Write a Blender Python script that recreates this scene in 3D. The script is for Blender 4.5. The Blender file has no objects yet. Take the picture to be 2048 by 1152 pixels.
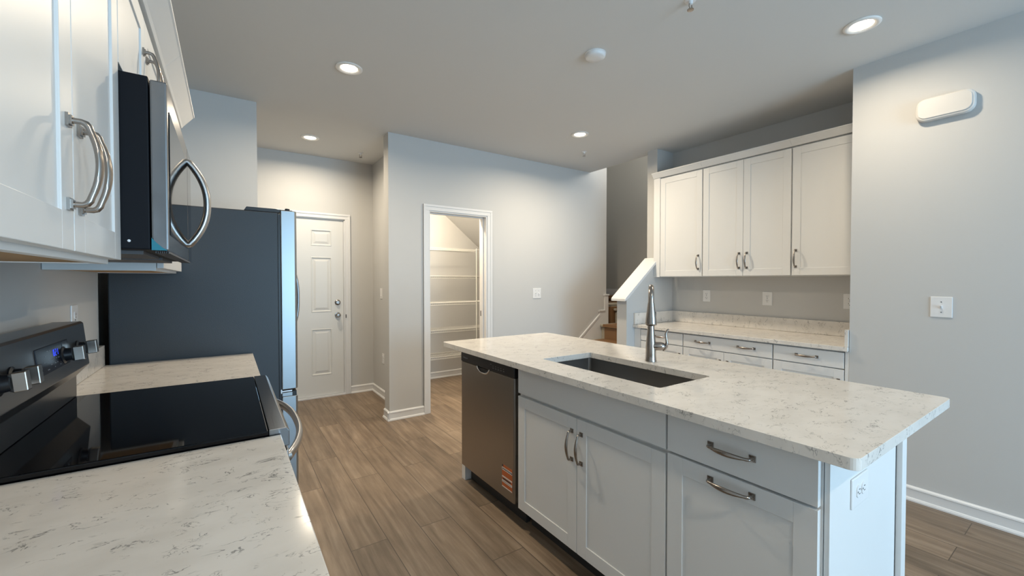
import bpy, bmesh, math, random
from mathutils import Vector, Matrix
random.seed(4)
PI = math.pi
C = bpy.context.scene.collection
scn = bpy.context.scene

# ---------------------------------------------------------------- camera, world, light, exposure
cam_d = bpy.data.cameras.new('camera'); cam = bpy.data.objects.new('camera', cam_d); C.objects.link(cam)
cam.location = (0, 0, 1.335)
cam.rotation_euler = (math.radians(90 - 1.013), 0, math.radians(-34.2226))
cam_d.sensor_width = 36; cam_d.lens = 835.7 / 2048 * 36; cam_d.clip_start = 0.02
scn.camera = cam
w = bpy.data.worlds.new('sky'); scn.world = w; w.use_nodes = True
w.node_tree.nodes['Background'].inputs[0].default_value = (0.45, 0.72, 1.0, 1)
w.node_tree.nodes['Background'].inputs[1].default_value = 1.6
scn.view_settings.view_transform = 'Standard'; scn.view_settings.look = 'None'
scn.view_settings.gamma = 1; scn.view_settings.use_curve_mapping = False
scn.view_settings.exposure = 0.18
CEIL = 2.735
def area(name, loc, rot, sx, sy, power, col, shape='RECTANGLE', spread=PI):
    l = bpy.data.lights.new(name, 'AREA'); l.shape = shape; l.size = sx
    if shape == 'RECTANGLE': l.size_y = sy
    l.energy = power; l.color = col; l.spread = spread
    o = bpy.data.objects.new(name, l); C.objects.link(o); o.location = loc; o.rotation_euler = rot
    return o
# daylight outside the wide glass door behind the camera, and through the side window
area('daylight_rear', (2.05, -3.95, 1.3), (PI/2, 0, 0), 2.5, 2.1, 162, (0.49, 0.76, 1.0))
# daylight outside the high stairwell window
area('daylight_stairs', (5.45, 3.45, 3.55), (0, PI/2, 0), 0.95, 0.68, 50, (1.0, 0.96, 0.88))
WARM = (1.0, 0.85, 0.64)

# ---------------------------------------------------------------- materials
def new_mat(name):
    m = bpy.data.materials.new(name); m.use_nodes = True
    return m, m.node_tree.nodes, m.node_tree.links, m.node_tree.nodes['Principled BSDF']
def pos_node(N):
    g = N.new('ShaderNodeNewGeometry'); return g.outputs['Position']
def mat(name, col, rough=0.5, metal=0.0, bump=0.0, bscale=200, spec=0.5, emis=None, estr=0, coat=0, rvar=0.0):
    m, N, L, b = new_mat(name)
    b.inputs['Base Color'].default_value = (*col, 1); b.inputs['Roughness'].default_value = rough
    b.inputs['Metallic'].default_value = metal; b.inputs['Specular IOR Level'].default_value = spec
    b.inputs['Coat Weight'].default_value = coat
    if emis: b.inputs['Emission Color'].default_value = (*emis, 1); b.inputs['Emission Strength'].default_value = estr
    if bump or rvar:
        n = N.new('ShaderNodeTexNoise'); n.inputs['Scale'].default_value = bscale; n.inputs['Detail'].default_value = 3
        L.new(pos_node(N), n.inputs['Vector'])
        if bump:
            bp = N.new('ShaderNodeBump'); bp.inputs['Strength'].default_value = bump; bp.inputs['Distance'].default_value = 0.002
            L.new(n.outputs['Fac'], bp.inputs['Height']); L.new(bp.outputs['Normal'], b.inputs['Normal'])
        if rvar:
            r = N.new('ShaderNodeMapRange'); r.inputs['To Min'].default_value = rough - rvar; r.inputs['To Max'].default_value = rough + rvar
            L.new(n.outputs['Fac'], r.inputs['Value']); L.new(r.outputs[0], b.inputs['Roughness'])
    return m
M = {}
M['wall'] = mat('wall_paint', (0.575, 0.572, 0.562), 0.75, bump=0.08, bscale=260, spec=0.3)
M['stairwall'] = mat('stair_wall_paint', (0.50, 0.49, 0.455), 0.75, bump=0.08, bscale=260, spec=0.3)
M['ceiling'] = mat('ceiling_paint', (0.68, 0.68, 0.67), 0.85, bump=0.10, bscale=300, spec=0.2)
M['trim'] = mat('trim_paint', (0.74, 0.74, 0.74), 0.35)
M['door'] = mat('door_paint', (0.72, 0.72, 0.70), 0.4, bump=0.03, bscale=500)
M['cab'] = mat('cabinet_paint', (0.76, 0.76, 0.75), 0.40, bump=0.012, bscale=500)
M['cabin'] = mat('cabinet_underside_wood', (0.40, 0.25, 0.12), 0.6, bump=0.1, bscale=90)
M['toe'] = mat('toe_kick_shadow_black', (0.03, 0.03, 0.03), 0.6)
M['nickel'] = mat('brushed_nickel', (0.37, 0.335, 0.305), 0.24, 1.0, rvar=0.05, bscale=400)
M['chrome'] = mat('polished_chrome', (0.75, 0.75, 0.76), 0.10, 1.0)
M['black'] = mat('black_plastic', (0.012, 0.012, 0.014), 0.35)
M['blackmet'] = mat('black_painted_metal', (0.006, 0.007, 0.010), 0.5, spec=0.15)
M['glass'] = mat('black_glass', (0.003, 0.003, 0.004), 0.04, spec=0.30)
M['ovenglass'] = mat('oven_window_glass', (0.01, 0.01, 0.012), 0.05, spec=0.6)
M['fridgeside'] = mat('charcoal_textured_metal', (0.030, 0.036, 0.043), 0.42, bump=0.22, bscale=420, spec=0.5, rvar=0.08)
M['plate'] = mat('white_plastic', (0.80, 0.80, 0.80), 0.3)
M['slot'] = mat('dark_slot', (0.04, 0.04, 0.04), 0.6)
M['wire'] = mat('white_coated_wire', (0.78, 0.77, 0.73), 0.35)
M['carpet'] = mat('cream_carpet', (0.42, 0.38, 0.31), 0.95, bump=0.8, bscale=700)
M['film'] = mat('brown_protective_paper', (0.24, 0.13, 0.06), 0.45, bump=0.5, bscale=60)
M['lens'] = mat('lamp_lens', (1, 1, 1), 0.5, emis=(1.0, 0.86, 0.66), estr=14)
M['baffle'] = mat('lamp_baffle', (0.85, 0.83, 0.80), 0.4)
M['blue'] = mat('blue_display_digits', (0, 0, 0), 0.5, emis=(0.03, 0.07, 1.0), estr=1.2)
M['greyprint'] = mat('grey_print', (0.25, 0.26, 0.28), 0.5)
M['orange'] = mat('orange_print', (0.50, 0.12, 0.03), 0.5)
M['paper'] = mat('white_label', (0.70, 0.66, 0.62), 0.5)
M['teal'] = mat('teal_protective_film', (0.02, 0.20, 0.27), 0.25)
M['grille'] = mat('grey_grille', (0.10, 0.10, 0.105), 0.5)

def stainless(name, col, rough, axis):
    m, N, L, b = new_mat(name)
    b.inputs['Metallic'].default_value = 1; b.inputs['Base Color'].default_value = (*col, 1)
    mp = N.new('ShaderNodeMapping'); L.new(pos_node(N), mp.inputs['Vector'])
    s = [900, 900, 900]; s[axis] = 6; mp.inputs['Scale'].default_value = s
    n = N.new('ShaderNodeTexNoise'); n.inputs['Scale'].default_value = 1; n.inputs['Detail'].default_value = 2
    L.new(mp.outputs[0], n.inputs['Vector'])
    r = N.new('ShaderNodeMapRange'); r.inputs['To Min'].default_value = rough - 0.05; r.inputs['To Max'].default_value = rough + 0.07
    L.new(n.outputs['Fac'], r.inputs['Value']); L.new(r.outputs[0], b.inputs['Roughness'])
    bp = N.new('ShaderNodeBump'); bp.inputs['Strength'].default_value = 0.04; bp.inputs['Distance'].default_value = 0.0005
    L.new(n.outputs['Fac'], bp.inputs['Height']); L.new(bp.outputs['Normal'], b.inputs['Normal'])
    return m
M['steel'] = stainless('stainless_steel', (0.50, 0.49, 0.48), 0.30, 1)
M['dwsteel'] = stainless('dishwasher_stainless', (0.36, 0.33, 0.30), 0.30, 1)
M['mwsteel'] = stainless('microwave_stainless', (0.26, 0.26, 0.265), 0.22, 1)
M['sink'] = stainless('sink_steel', (0.30, 0.29, 0.28), 0.32, 1)
M['fridgesteel'] = stainless('refrigerator_steel', (0.34, 0.37, 0.39), 0.36, 1)

def quartz():
    m, N, L, b = new_mat('veined_quartz')
    P = pos_node(N)
    mp = N.new('ShaderNodeMapping'); mp.inputs['Rotation'].default_value = (0, 0, 0.5); mp.inputs['Scale'].default_value = (1, 1.7, 1)
    L.new(P, mp.inputs['Vector'])
    def veins(scale, width, seed, mlo, mhi, mscale):
        n = N.new('ShaderNodeTexNoise'); n.noise_dimensions = '4D'; n.inputs['W'].default_value = seed
        n.inputs['Scale'].default_value = scale; n.inputs['Detail'].default_value = 4; n.inputs['Roughness'].default_value = 0.62; n.inputs['Distortion'].default_value = 0.9
        L.new(mp.outputs[0], n.inputs['Vector'])
        s = N.new('ShaderNodeMath'); s.operation = 'SUBTRACT'; s.inputs[1].default_value = 0.5; L.new(n.outputs['Fac'], s.inputs[0])
        a = N.new('ShaderNodeMath'); a.operation = 'ABSOLUTE'; L.new(s.outputs[0], a.inputs[0])
        r = N.new('ShaderNodeMapRange'); r.inputs['From Min'].default_value = width * 0.3; r.inputs['From Max'].default_value = width
        r.inputs['To Min'].default_value = 1; r.inputs['To Max'].default_value = 0; L.new(a.outputs[0], r.inputs['Value'])
        k = N.new('ShaderNodeTexNoise'); k.noise_dimensions = '4D'; k.inputs['W'].default_value = seed + 7; k.inputs['Scale'].default_value = mscale; k.inputs['Detail'].default_value = 2
        L.new(mp.outputs[0], k.inputs['Vector'])
        q = N.new('ShaderNodeMapRange'); q.inputs['From Min'].default_value = mlo; q.inputs['From Max'].default_value = mhi; L.new(k.outputs['Fac'], q.inputs['Value'])
        mm = N.new('ShaderNodeMath'); mm.operation = 'MULTIPLY'; L.new(r.outputs[0], mm.inputs[0]); L.new(q.outputs[0], mm.inputs[1])
        return mm.outputs[0]
    v1 = veins(11, 0.012, 1.3, 0.52, 0.615, 17)
    v2 = veins(19, 0.013, 5.1, 0.54, 0.635, 22)
    mx = N.new('ShaderNodeMath'); mx.operation = 'MAXIMUM'; L.new(v1, mx.inputs[0]); L.new(v2, mx.inputs[1])
    sc = N.new('ShaderNodeMath'); sc.operation = 'MULTIPLY'; sc.inputs[1].default_value = 0.8; L.new(mx.outputs[0], sc.inputs[0])
    cl = N.new('ShaderNodeTexNoise'); cl.inputs['Scale'].default_value = 9; cl.inputs['Detail'].default_value = 6; L.new(mp.outputs[0], cl.inputs['Vector'])
    cr = N.new('ShaderNodeValToRGB'); cr.color_ramp.elements[0].position = 0.3; cr.color_ramp.elements[0].color = (0.69, 0.655, 0.61, 1)
    cr.color_ramp.elements[1].position = 0.6; cr.color_ramp.elements[1].color = (0.76, 0.725, 0.68, 1); L.new(cl.outputs['Fac'], cr.inputs['Fac'])
    mix = N.new('ShaderNodeMixRGB'); L.new(sc.outputs[0], mix.inputs[0]); L.new(cr.outputs[0], mix.inputs[1]); mix.inputs[2].default_value = (0.20, 0.195, 0.185, 1)
    L.new(mix.outputs[0], b.inputs['Base Color']); b.inputs['Roughness'].default_value = 0.13; b.inputs['Specular IOR Level'].default_value = 0.5
    return m
M['quartz'] = quartz()

def plank_floor():
    m, N, L, b = new_mat('oak_vinyl_planks')
    P = pos_node(N)
    sep = N.new('ShaderNodeSeparateXYZ'); L.new(P, sep.inputs[0])
    cmb = N.new('ShaderNodeCombineXYZ'); L.new(sep.outputs['Y'], cmb.inputs['X']); L.new(sep.outputs['X'], cmb.inputs['Y'])
    mp = N.new('ShaderNodeMapping'); mp.inputs['Location'].default_value = (0.31, 0.05, 0); L.new(cmb.outputs[0], mp.inputs['Vector'])
    br = N.new('ShaderNodeTexBrick'); L.new(mp.outputs[0], br.inputs['Vector'])
    br.offset = 0.37; br.offset_frequency = 2; br.squash = 1
    br.inputs['Scale'].default_value = 1; br.inputs['Brick Width'].default_value = 1.22; br.inputs['Row Height'].default_value = 0.18
    br.inputs['Mortar Size'].default_value = 0.0018; br.inputs['Mortar Smooth'].default_value = 0.0; br.inputs['Bias'].default_value = 0
    br.inputs['Color1'].default_value = (0, 0, 0, 1); br.inputs['Color2'].default_value = (1, 1, 1, 1); br.inputs['Mortar'].default_value = (0.5, 0.5, 0.5, 1)
    gm = N.new('ShaderNodeMapping'); gm.inputs['Scale'].default_value = (0.9, 14, 1); L.new(cmb.outputs[0], gm.inputs['Vector'])
    g = N.new('ShaderNodeTexNoise'); g.noise_dimensions = '4D'; g.inputs['Scale'].default_value = 2.0; g.inputs['Detail'].default_value = 10; g.inputs['Roughness'].default_value = 0.62; g.inputs['Distortion'].default_value = 0.35
    L.new(gm.outputs[0], g.inputs['Vector'])
    wv = N.new('ShaderNodeMath'); wv.operation = 'MULTIPLY'; wv.inputs[1].default_value = 13; L.new(br.outputs['Color'], wv.inputs[0]); L.new(wv.outputs[0], g.inputs['W'])
    cr = N.new('ShaderNodeValToRGB')
    e = cr.color_ramp.elements
    e[0].position = 0.30; e[0].color = (0.140, 0.098, 0.066, 1)
    e[1].position = 0.70; e[1].color = (0.300, 0.228, 0.165, 1)
    x = e.new(0.5); x.color = (0.215, 0.157, 0.108, 1)
    L.new(g.outputs['Fac'], cr.inputs['Fac'])
    tone = N.new('ShaderNodeMapRange'); tone.inputs['To Min'].default_value = 0.82; tone.inputs['To Max'].default_value = 1.20; L.new(br.outputs['Color'], tone.inputs['Value'])
    hs = N.new('ShaderNodeHueSaturation'); L.new(cr.outputs[0], hs.inputs['Color']); L.new(tone.outputs[0], hs.inputs['Value'])
    km = N.new('ShaderNodeMapping'); km.inputs['Scale'].default_value = (1.25, 3.2, 1); L.new(cmb.outputs[0], km.inputs['Vector'])
    vo = N.new('ShaderNodeTexVoronoi'); vo.inputs['Scale'].default_value = 1.5; L.new(km.outputs[0], vo.inputs['Vector'])
    kr = N.new('ShaderNodeMapRange'); kr.inputs['From Min'].default_value = 0.015; kr.inputs['From Max'].default_value = 0.13; kr.inputs['To Min'].default_value = 0.75; kr.inputs['To Max'].default_value = 0.0
    L.new(vo.outputs['Distance'], kr.inputs['Value'])
    kp = N.new('ShaderNodeMath'); kp.operation = 'POWER'; kp.inputs[1].default_value = 2.2; L.new(kr.outputs[0], kp.inputs[0])
    mo = N.new('ShaderNodeTexNoise'); mo.inputs['Scale'].default_value = 3.2; mo.inputs['Detail'].default_value = 5; L.new(km.outputs[0], mo.inputs['Vector'])
    mr = N.new('ShaderNodeMapRange'); mr.inputs['From Min'].default_value = 0.3; mr.inputs['From Max'].default_value = 0.7; mr.inputs['To Min'].default_value = 0.86; mr.inputs['To Max'].default_value = 1.16; L.new(mo.outputs['Fac'], mr.inputs['Value'])
    hs2 = N.new('ShaderNodeHueSaturation'); L.new(hs.outputs[0], hs2.inputs['Color']); L.new(mr.outputs[0], hs2.inputs['Value'])
    kx = N.new('ShaderNodeMixRGB'); L.new(kp.outputs[0], kx.inputs[0]); L.new(hs2.outputs[0], kx.inputs[1]); kx.inputs[2].default_value = (0.06, 0.038, 0.024, 1)
    mix = N.new('ShaderNodeMixRGB'); L.new(br.outputs['Fac'], mix.inputs[0]); L.new(kx.outputs[0], mix.inputs[1]); mix.inputs[2].default_value = (0.085, 0.062, 0.045, 1)
    L.new(mix.outputs[0], b.inputs['Base Color'])
    b.inputs['Roughness'].default_value = 0.42; b.inputs['Specular IOR Level'].default_value = 0.4
    bp = N.new('ShaderNodeBump'); bp.inputs['Strength'].default_value = 0.12; bp.inputs['Distance'].default_value = 0.001
    L.new(g.outputs['Fac'], bp.inputs['Height']); L.new(bp.outputs['Normal'], b.inputs['Normal'])
    return m
M['floor'] = plank_floor()

# ---------------------------------------------------------------- mesh helpers
class MB:
    def __init__(s): s.bm = bmesh.new()
    def box(s, x0, x1, y0, y1, z0, z1):
        v = [s.bm.verts.new((x, y, z)) for z in (z0, z1) for (x, y) in ((x0, y0), (x1, y0), (x1, y1), (x0, y1))]
        for f in ((3, 2, 1, 0), (4, 5, 6, 7), (0, 1, 5, 4), (1, 2, 6, 5), (2, 3, 7, 6), (3, 0, 4, 7)):
            s.bm.faces.new([v[i] for i in f])
        return s
    def prism(s, pts, axis, a0, a1):            # closed outline extruded along an axis; pts are the two other coordinates in xyz order
        def P(p, a):
            l = list(p); l.insert(axis, a); return l
        A = [s.bm.verts.new(P(p, a0)) for p in pts]; B = [s.bm.verts.new(P(p, a1)) for p in pts]
        n = len(pts); fs = [s.bm.faces.new(A), s.bm.faces.new(B[::-1])]
        for i in range(n): fs.append(s.bm.faces.new((A[i], B[i], B[(i+1) % n], A[(i+1) % n])))
        bmesh.ops.recalc_face_normals(s.bm, faces=fs)
        return s
    def tube(s, pts, rad, seg=12, cap=True, flat=None):   # swept round bar; rad number or list; flat=(axis vector, factor list)
        pts = [Vector(p) for p in pts]; n = len(pts)
        if not isinstance(rad, (list, tuple)): rad = [rad] * n
        rings = []; up = None
        for i, p in enumerate(pts):
            t = (pts[min(i+1, n-1)] - pts[max(i-1, 0)]).normalized()
            if up is None:
                up = Vector((0, 0, 1)) if abs(t.z) < 0.9 else Vector((1, 0, 0))
            a = t.cross(up)
            if a.length < 1e-4: a = t.cross(Vector((0.3, 1, 0.2)))
            a.normalize(); bb = a.cross(t).normalized(); up = bb
            ring = []
            for k in range(seg):
                th = 2*PI*k/seg; d = a*math.cos(th) + bb*math.sin(th)
                if flat:
                    ax = Vector(flat[0]); c = d.dot(ax); d = d + ax*c*(flat[1][i]-1)
                ring.append(s.bm.verts.new(p + d*rad[i]))
            rings.append(ring)
        for i in range(n-1):
            for k in range(seg):
                s.bm.faces.new((rings[i][k], rings[i][(k+1) % seg], rings[i+1][(k+1) % seg], rings[i+1][k]))
        if cap:
            s.bm.faces.new(rings[0][::-1]); s.bm.faces.new(rings[-1])
        return s
    def lathe(s, prof, center=(0, 0, 0), axis='Z', seg=32):    # prof: (radius, height) list
        rings = []
        for r, h in prof:
            ring = []
            for k in range(seg):
                th = 2*PI*k/seg; u, v = r*math.cos(th), r*math.sin(th)
                q = {'Z': (u, v, h), 'X': (h, u, v), 'Y': (v, h, u)}[axis]
                ring.append(s.bm.verts.new(Vector(center) + Vector(q)))
            rings.append(ring)
        fs = []
        for i in range(len(rings)-1):
            for k in range(seg):
                fs.append(s.bm.faces.new((rings[i][k], rings[i][(k+1) % seg], rings[i+1][(k+1) % seg], rings[i+1][k])))
        if prof[0][0] > 1e-5: fs.append(s.bm.faces.new(rings[0][::-1]))
        if prof[-1][0] > 1e-5: fs.append(s.bm.faces.new(rings[-1]))
        return s
    def build(s, name, m, parent=None, bevel=0.0, smooth=False, loc=None, seg=2):
        bmesh.ops.remove_doubles(s.bm, verts=s.bm.verts, dist=1e-6) if smooth else None
        bmesh.ops.recalc_face_normals(s.bm, faces=s.bm.faces)
        me = bpy.data.meshes.new(name); s.bm.to_mesh(me); s.bm.free()
        o = bpy.data.objects.new(name, me); C.objects.link(o)
        me.materials.append(M[m] if isinstance(m, str) else m)
        if parent: o.parent = parent
        if loc: o.location = loc
        if smooth:
            for p in me.polygons: p.use_smooth = True
            me.set_sharp_from_angle(angle=math.radians(40))
        if bevel:
            b = o.modifiers.new('bevel', 'BEVEL'); b.width = bevel; b.segments = seg; b.limit_method = 'ANGLE'; b.angle_limit = math.radians(40)
            b.use_clamp_overlap = True
        return o
def tag(o, label, cat, group=None):
    o['label'] = label; o['category'] = cat
    if group: o['group'] = group
    return o
def thing(name, label, cat, loc=(0, 0, 0), rz=0, group=None):
    o = bpy.data.objects.new(name, None); C.objects.link(o); o.location = loc; o.rotation_euler = (0, 0, rz)
    o.empty_display_size = 0.1
    return tag(o, label, cat, group)
def struct(o): o['kind'] = 'structure'; return o
def lab(o, l): o['label'] = l; return o
def copy_tree(o, parent=None):
    c = o.copy(); C.objects.link(c)
    if parent: c.parent = parent
    for ch in [x for x in C.objects if x.parent == o]: copy_tree(ch, c)
    return c
def text(name, body, size, m, parent, loc, rot, depth=0.0003):
    cu = bpy.data.curves.new(name, 'FONT'); cu.body = body; cu.size = size; cu.extrude = depth; cu.align_x = 'CENTER'; cu.align_y = 'CENTER'
    t = bpy.data.objects.new(name + '_tmp', cu); C.objects.link(t)
    bpy.context.view_layer.update()
    me = bpy.data.meshes.new_from_object(t.evaluated_get(bpy.context.evaluated_depsgraph_get()))
    bpy.data.objects.remove(t)
    o = bpy.data.objects.new(name, me); C.objects.link(o); me.materials.clear(); me.materials.append(M[m])
    o.parent = parent; o.location = loc; o.rotation_euler = rot
    return o

# ---------------------------------------------------------------- setting
XL = -0.52          # left wall face
YP = 3.931          # pantry wall face
YD = 5.15           # face of the wall with the door
YS = 2.82           # stair wall face towards the kitchen
XR = 3.43           # right wall face
XN = 4.06           # back of the nook
YN = 1.035          # end of the right wall
YB = -3.8           # rear wall

struct(MB().box(-1.2, 5.5, YB-0.2, 6.9, -0.12, 0).build('floor', 'floor'))
c = MB()
c.box(-1.2, 3.9, YB-0.2, 5.5, CEIL, CEIL+0.1)
c.box(3.9, 4.3, YB-0.2, YS+0.125, CEIL, CEIL+0.1)
struct(c.build('ceiling', 'ceiling'))
struct(MB().box(3.9, 5.5, YS, 6.9, 4.6, 4.7).box(3.5, 3.9, YS, 6.9, 4.6, 4.7).build('ceiling_stairwell', 'ceiling'))
# left wall, alcove behind the refrigerator, hall
struct(MB().box(-0.72, XL, YB, 2.80, 0, CEIL).build('wall_left', 'wall'))
struct(MB().box(-0.82, -0.62, 2.80, 3.86, 0, CEIL).build('wall_refrigerator_alcove', 'wall'))
struct(MB().box(-0.82, 0.20, 3.86, 3.98, 0, CEIL).build('wall_refrigerator_back', 'wall'))
struct(MB().box(-0.82, -0.70, 3.98, YD, 0, CEIL).build('wall_hall_left', 'wall'))
DX0, DX1, DZ = 0.225, 1.135, 2.045
struct(MB().box(-0.82, DX0, YD, YD+0.12, 0, CEIL).box(DX1, 1.58, YD, YD+0.12, 0, CEIL).box(DX0, DX1, YD, YD+0.12, DZ, CEIL).build('wall_hall_back', 'wall'))
struct(MB().box(1.46, 1.50, YP+0.14, YD, 0, CEIL).build('wall_hall_right', 'wall'))
# pantry wall with its doorway
PX0, PX1, PZ = 1.667, 2.343, 2.037
p = MB()
p.box(1.262, PX0, YP, YP+0.14, 0, CEIL); p.box(PX1, 4.205, YP, YP+0.14, 0, CEIL)
p.box(PX0, PX1, YP, YP+0.14, PZ, CEIL); p.box(3.9, 4.205, YP, YP+0.14, CEIL, 4.6)
struct(p.build('wall_pantry', 'wall'))
struct(MB().box(1.50, 1.56, YP+0.14, 5.42, 0, CEIL).build('wall_pantry_left', 'wall'))
struct(MB().box(1.56, 4.205, 5.30, 5.42, 0, 4.6).build('wall_pantry_back', 'wall'))
struct(MB().box(4.085, 4.205, YP+0.14, 5.30, 0, 1.0).build('wall_pantry_right', 'wall'))
# sloped underside of the upper stair flight above the pantry
sl = MB(); xa, za, xb, zb = 1.88, 2.72, 4.084, 0.965
sl.prism([(xa, za), (xb, zb), (xb, zb+0.15), (xa, za+0.15)], 1, YP+0.14, 5.30)
struct(sl.build('ceiling_pantry_slope', 'wall'))
# stairwell shell
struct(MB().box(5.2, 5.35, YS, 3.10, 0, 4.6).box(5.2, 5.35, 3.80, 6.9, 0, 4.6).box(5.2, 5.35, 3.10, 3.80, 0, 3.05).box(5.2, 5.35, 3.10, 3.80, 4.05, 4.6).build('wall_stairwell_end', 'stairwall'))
wf = MB()
for z in (3.05, 3.53, 4.0): wf.box(5.24, 5.28, 3.10, 3.80, z, z+0.05)
for y in (3.10, 3.76): wf.box(5.24, 5.28, y, y+0.04, 3.05, 4.05)
struct(wf.build('window_2', 'trim'))
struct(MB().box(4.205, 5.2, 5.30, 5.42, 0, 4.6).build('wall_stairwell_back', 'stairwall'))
struct(MB().box(3.8, 3.9, YS, 5.42, CEIL+0.1, 4.6).build('wall_stairwell_upper', 'wall'))
# stair wall: sloped half wall rising to a full-height wall
s = MB(); s.prism([(3.31, 0), (3.31, 1.165), (3.785, 1.545), (3.785, CEIL), (3.9, CEIL), (3.9, 4.6), (5.2, 4.6), (5.2, 0)], 1, YS, 2.945)
struct(s.build('wall_stair', 'wall'))
cp = MB(); dz = 0.41/0.53
cp.prism([(3.255, 1.128+0.0), (3.255, 1.152), (3.27, 1.168), (3.786, 1.168+0.516*0.80), (3.786, 1.140+0.516*0.80), (3.31, 1.160)], 1, 2.79, 2.975)
struct(cp.build('trim_stair_cap', 'trim', bevel=0.003))
# nook
struct(MB().box(XN, XN+0.12, YN-0.12, YS, 0, CEIL).build('wall_nook', 'wall'))
struct(MB().box(XR, XR+0.12, YB, YN, 0, CEIL).box(XR+0.12, XN, YN-0.12, YN, 0, CEIL).build('wall_right', 'wall'))
# rear wall with a wide glazed door opening
WX0, WX1, WZ0, WZ1 = 0.80, 3.30, 0.05, 2.30
struct(MB().box(-0.72, WX0, YB-0.12, YB, 0, CEIL).box(WX1, 3.55, YB-0.12, YB, 0, CEIL).box(WX0, WX1, YB-0.12, YB, WZ1, CEIL).box(WX0, WX1, YB-0.12, YB, 0, WZ0).build('wall_rear', 'wall'))
f = MB()
f.box(WX0, WX1, YB-0.08, YB-0.02, WZ0, WZ0+0.06).box(WX0, WX1, YB-0.08, YB-0.02, WZ1-0.06, WZ1)
for x in (WX0, (WX0+WX1)/2-0.04, WX1-0.06): f.box(x, x+0.07, YB-0.08, YB-0.02, WZ0+0.06, WZ1-0.06)
struct(f.build('window_1', 'trim', bevel=0.003))

def baseboard(name, pts, out):     # pts: polyline on the floor; out: +1 when the room lies to the right of the walking direction
    mb = MB()
    for (a, b) in zip(pts[:-1], pts[1:]):
        a = Vector((*a, 0)); b = Vector((*b, 0)); t = (b-a).normalized(); n = Vector((t.y, -t.x, 0))*out
        prof = [(0, 0), (0.024, 0), (0.024, 0.008), (0.019, 0.017), (0.012, 0.020), (0.012, 0.068), (0.015, 0.072), (0.013, 0.080), (0.006, 0.086), (0.0, 0.088)]
        A = [mb.bm.verts.new(a - t*0 + n*u + Vector((0, 0, z))) for u, z in prof]
        B = [mb.bm.verts.new(b + n*u + Vector((0, 0, z))) for u, z in prof]
        k = len(prof)
        mb.bm.faces.new(A); mb.bm.faces.new(B[::-1])
        for i in range(k): mb.bm.faces.new((A[i], A[(i+1) % k], B[(i+1) % k], B[i]))
    return struct(mb.build(name, 'trim'))
baseboard('baseboard_right', [(XR, YN), (XR, YB)], 1)
baseboard('baseboard_pantry_left', [(1.262, YP+0.14), (1.262, YP-0.02)], 1)
baseboard('baseboard_pantry', [(1.24, YP), (1.609, YP)], 1)
baseboard('baseboard_pantry_wall', [(2.405, YP), (3.5, YP)], 1)
baseboard('baseboard_hall_right', [(1.46, YP+0.14), (1.46, YD)], -1)
baseboard('baseboard_hall_back', [(1.195, YD), (1.46, YD)], 1)
baseboard('baseboard_pantry_back', [(1.56, 5.30), (4.08, 5.30)], 1)

def casing(name, x0, x1, zt, y, wd=0.060, th=0.018):
    mb = MB()
    for (u0, u1, t) in ((0, wd, th*0.7), (wd*0.62, wd, th)):
        mb.box(x0-u1, x0-u0, y-t, y, 0, zt+u0); mb.box(x1+u0, x1+u1, y-t, y, 0, zt+u0)
        mb.box(x0-u1, x1+u1, y-t, y, zt+u0, zt+u1)
    return struct(mb.build(name, 'trim', bevel=0.002))
casing('trim_pantry_casing', PX0, PX1, PZ, YP)
casing('trim_hall_casing', DX0, DX1, DZ, YD)
struct(MB().box(PX0, PX0+0.012, YP-0.004, YP+0.144, 0, PZ-0.012).box(PX1-0.012, PX1, YP-0.004, YP+0.144, 0, PZ-0.012).box(PX0, PX1, YP-0.004, YP+0.144, PZ-0.012, PZ)
       .box(PX1-0.022, PX1-0.012, YP+0.05, YP+0.09, 0, PZ-0.012).box(PX0+0.012, PX1-0.012, YP+0.05, YP+0.09, PZ-0.022, PZ-0.012).build('trim_pantry_jamb', 'trim', bevel=0.001))
tag(MB().box(PX1-0.0135, PX1-0.012, YP+0.096, YP+0.122, 0.94, 1.0).build('strike_plate', 'slot', bevel=0.0005), 'small dark latch strike plate on the pantry door jamb', 'strike plate')
struct(MB().box(DX0, DX0+0.012, YD, YD+0.12, 0, DZ).box(DX1-0.012, DX1, YD, YD+0.12, 0, DZ).box(DX0, DX1, YD, YD+0.12, DZ-0.012, DZ).box(DX0+0.0, DX1, YD-0.02, YD+0.12, 0, 0.016).build('trim_hall_jamb', 'trim', bevel=0.001))

# hall door: steel six-panel leaf
dr = bpy.data.objects.new('door_1', None); C.objects.link(dr); dr.location = (DX0+0.014, YD+0.012, 0.02); struct(dr)
W_, H_ = DX1-DX0-0.028, DZ-0.035
leaf = MB(); leaf.box(0, W_, 0.010, 0.044, 0, H_)
cols = [(0.135, W_/2-0.06), (W_/2+0.085, W_-0.135)]
cols = [(0.125, 0.345), (0.535, 0.755)]
rows = [(0.235, 0.765), (0.955, 1.585), (1.71, 1.895)]
xs = sorted([0, W_] + [v for cc in cols for v in cc]); zs = sorted([0, H_] + [v for r in rows for v in r])
for i in range(len(xs)-1):
    for j in range(len(zs)-1):
        hole = any(abs(xs[i]-cc[0]) < 1e-6 for cc in cols) and any(abs(zs[j]-r[0]) < 1e-6 for r in rows)
        if not hole: leaf.box(xs[i], xs[i+1], 0, 0.010, zs[j], zs[j+1])
bmesh.ops.remove_doubles(leaf.bm, verts=leaf.bm.verts, dist=1e-6)
leaf.build('leaf', 'door', dr)
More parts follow.
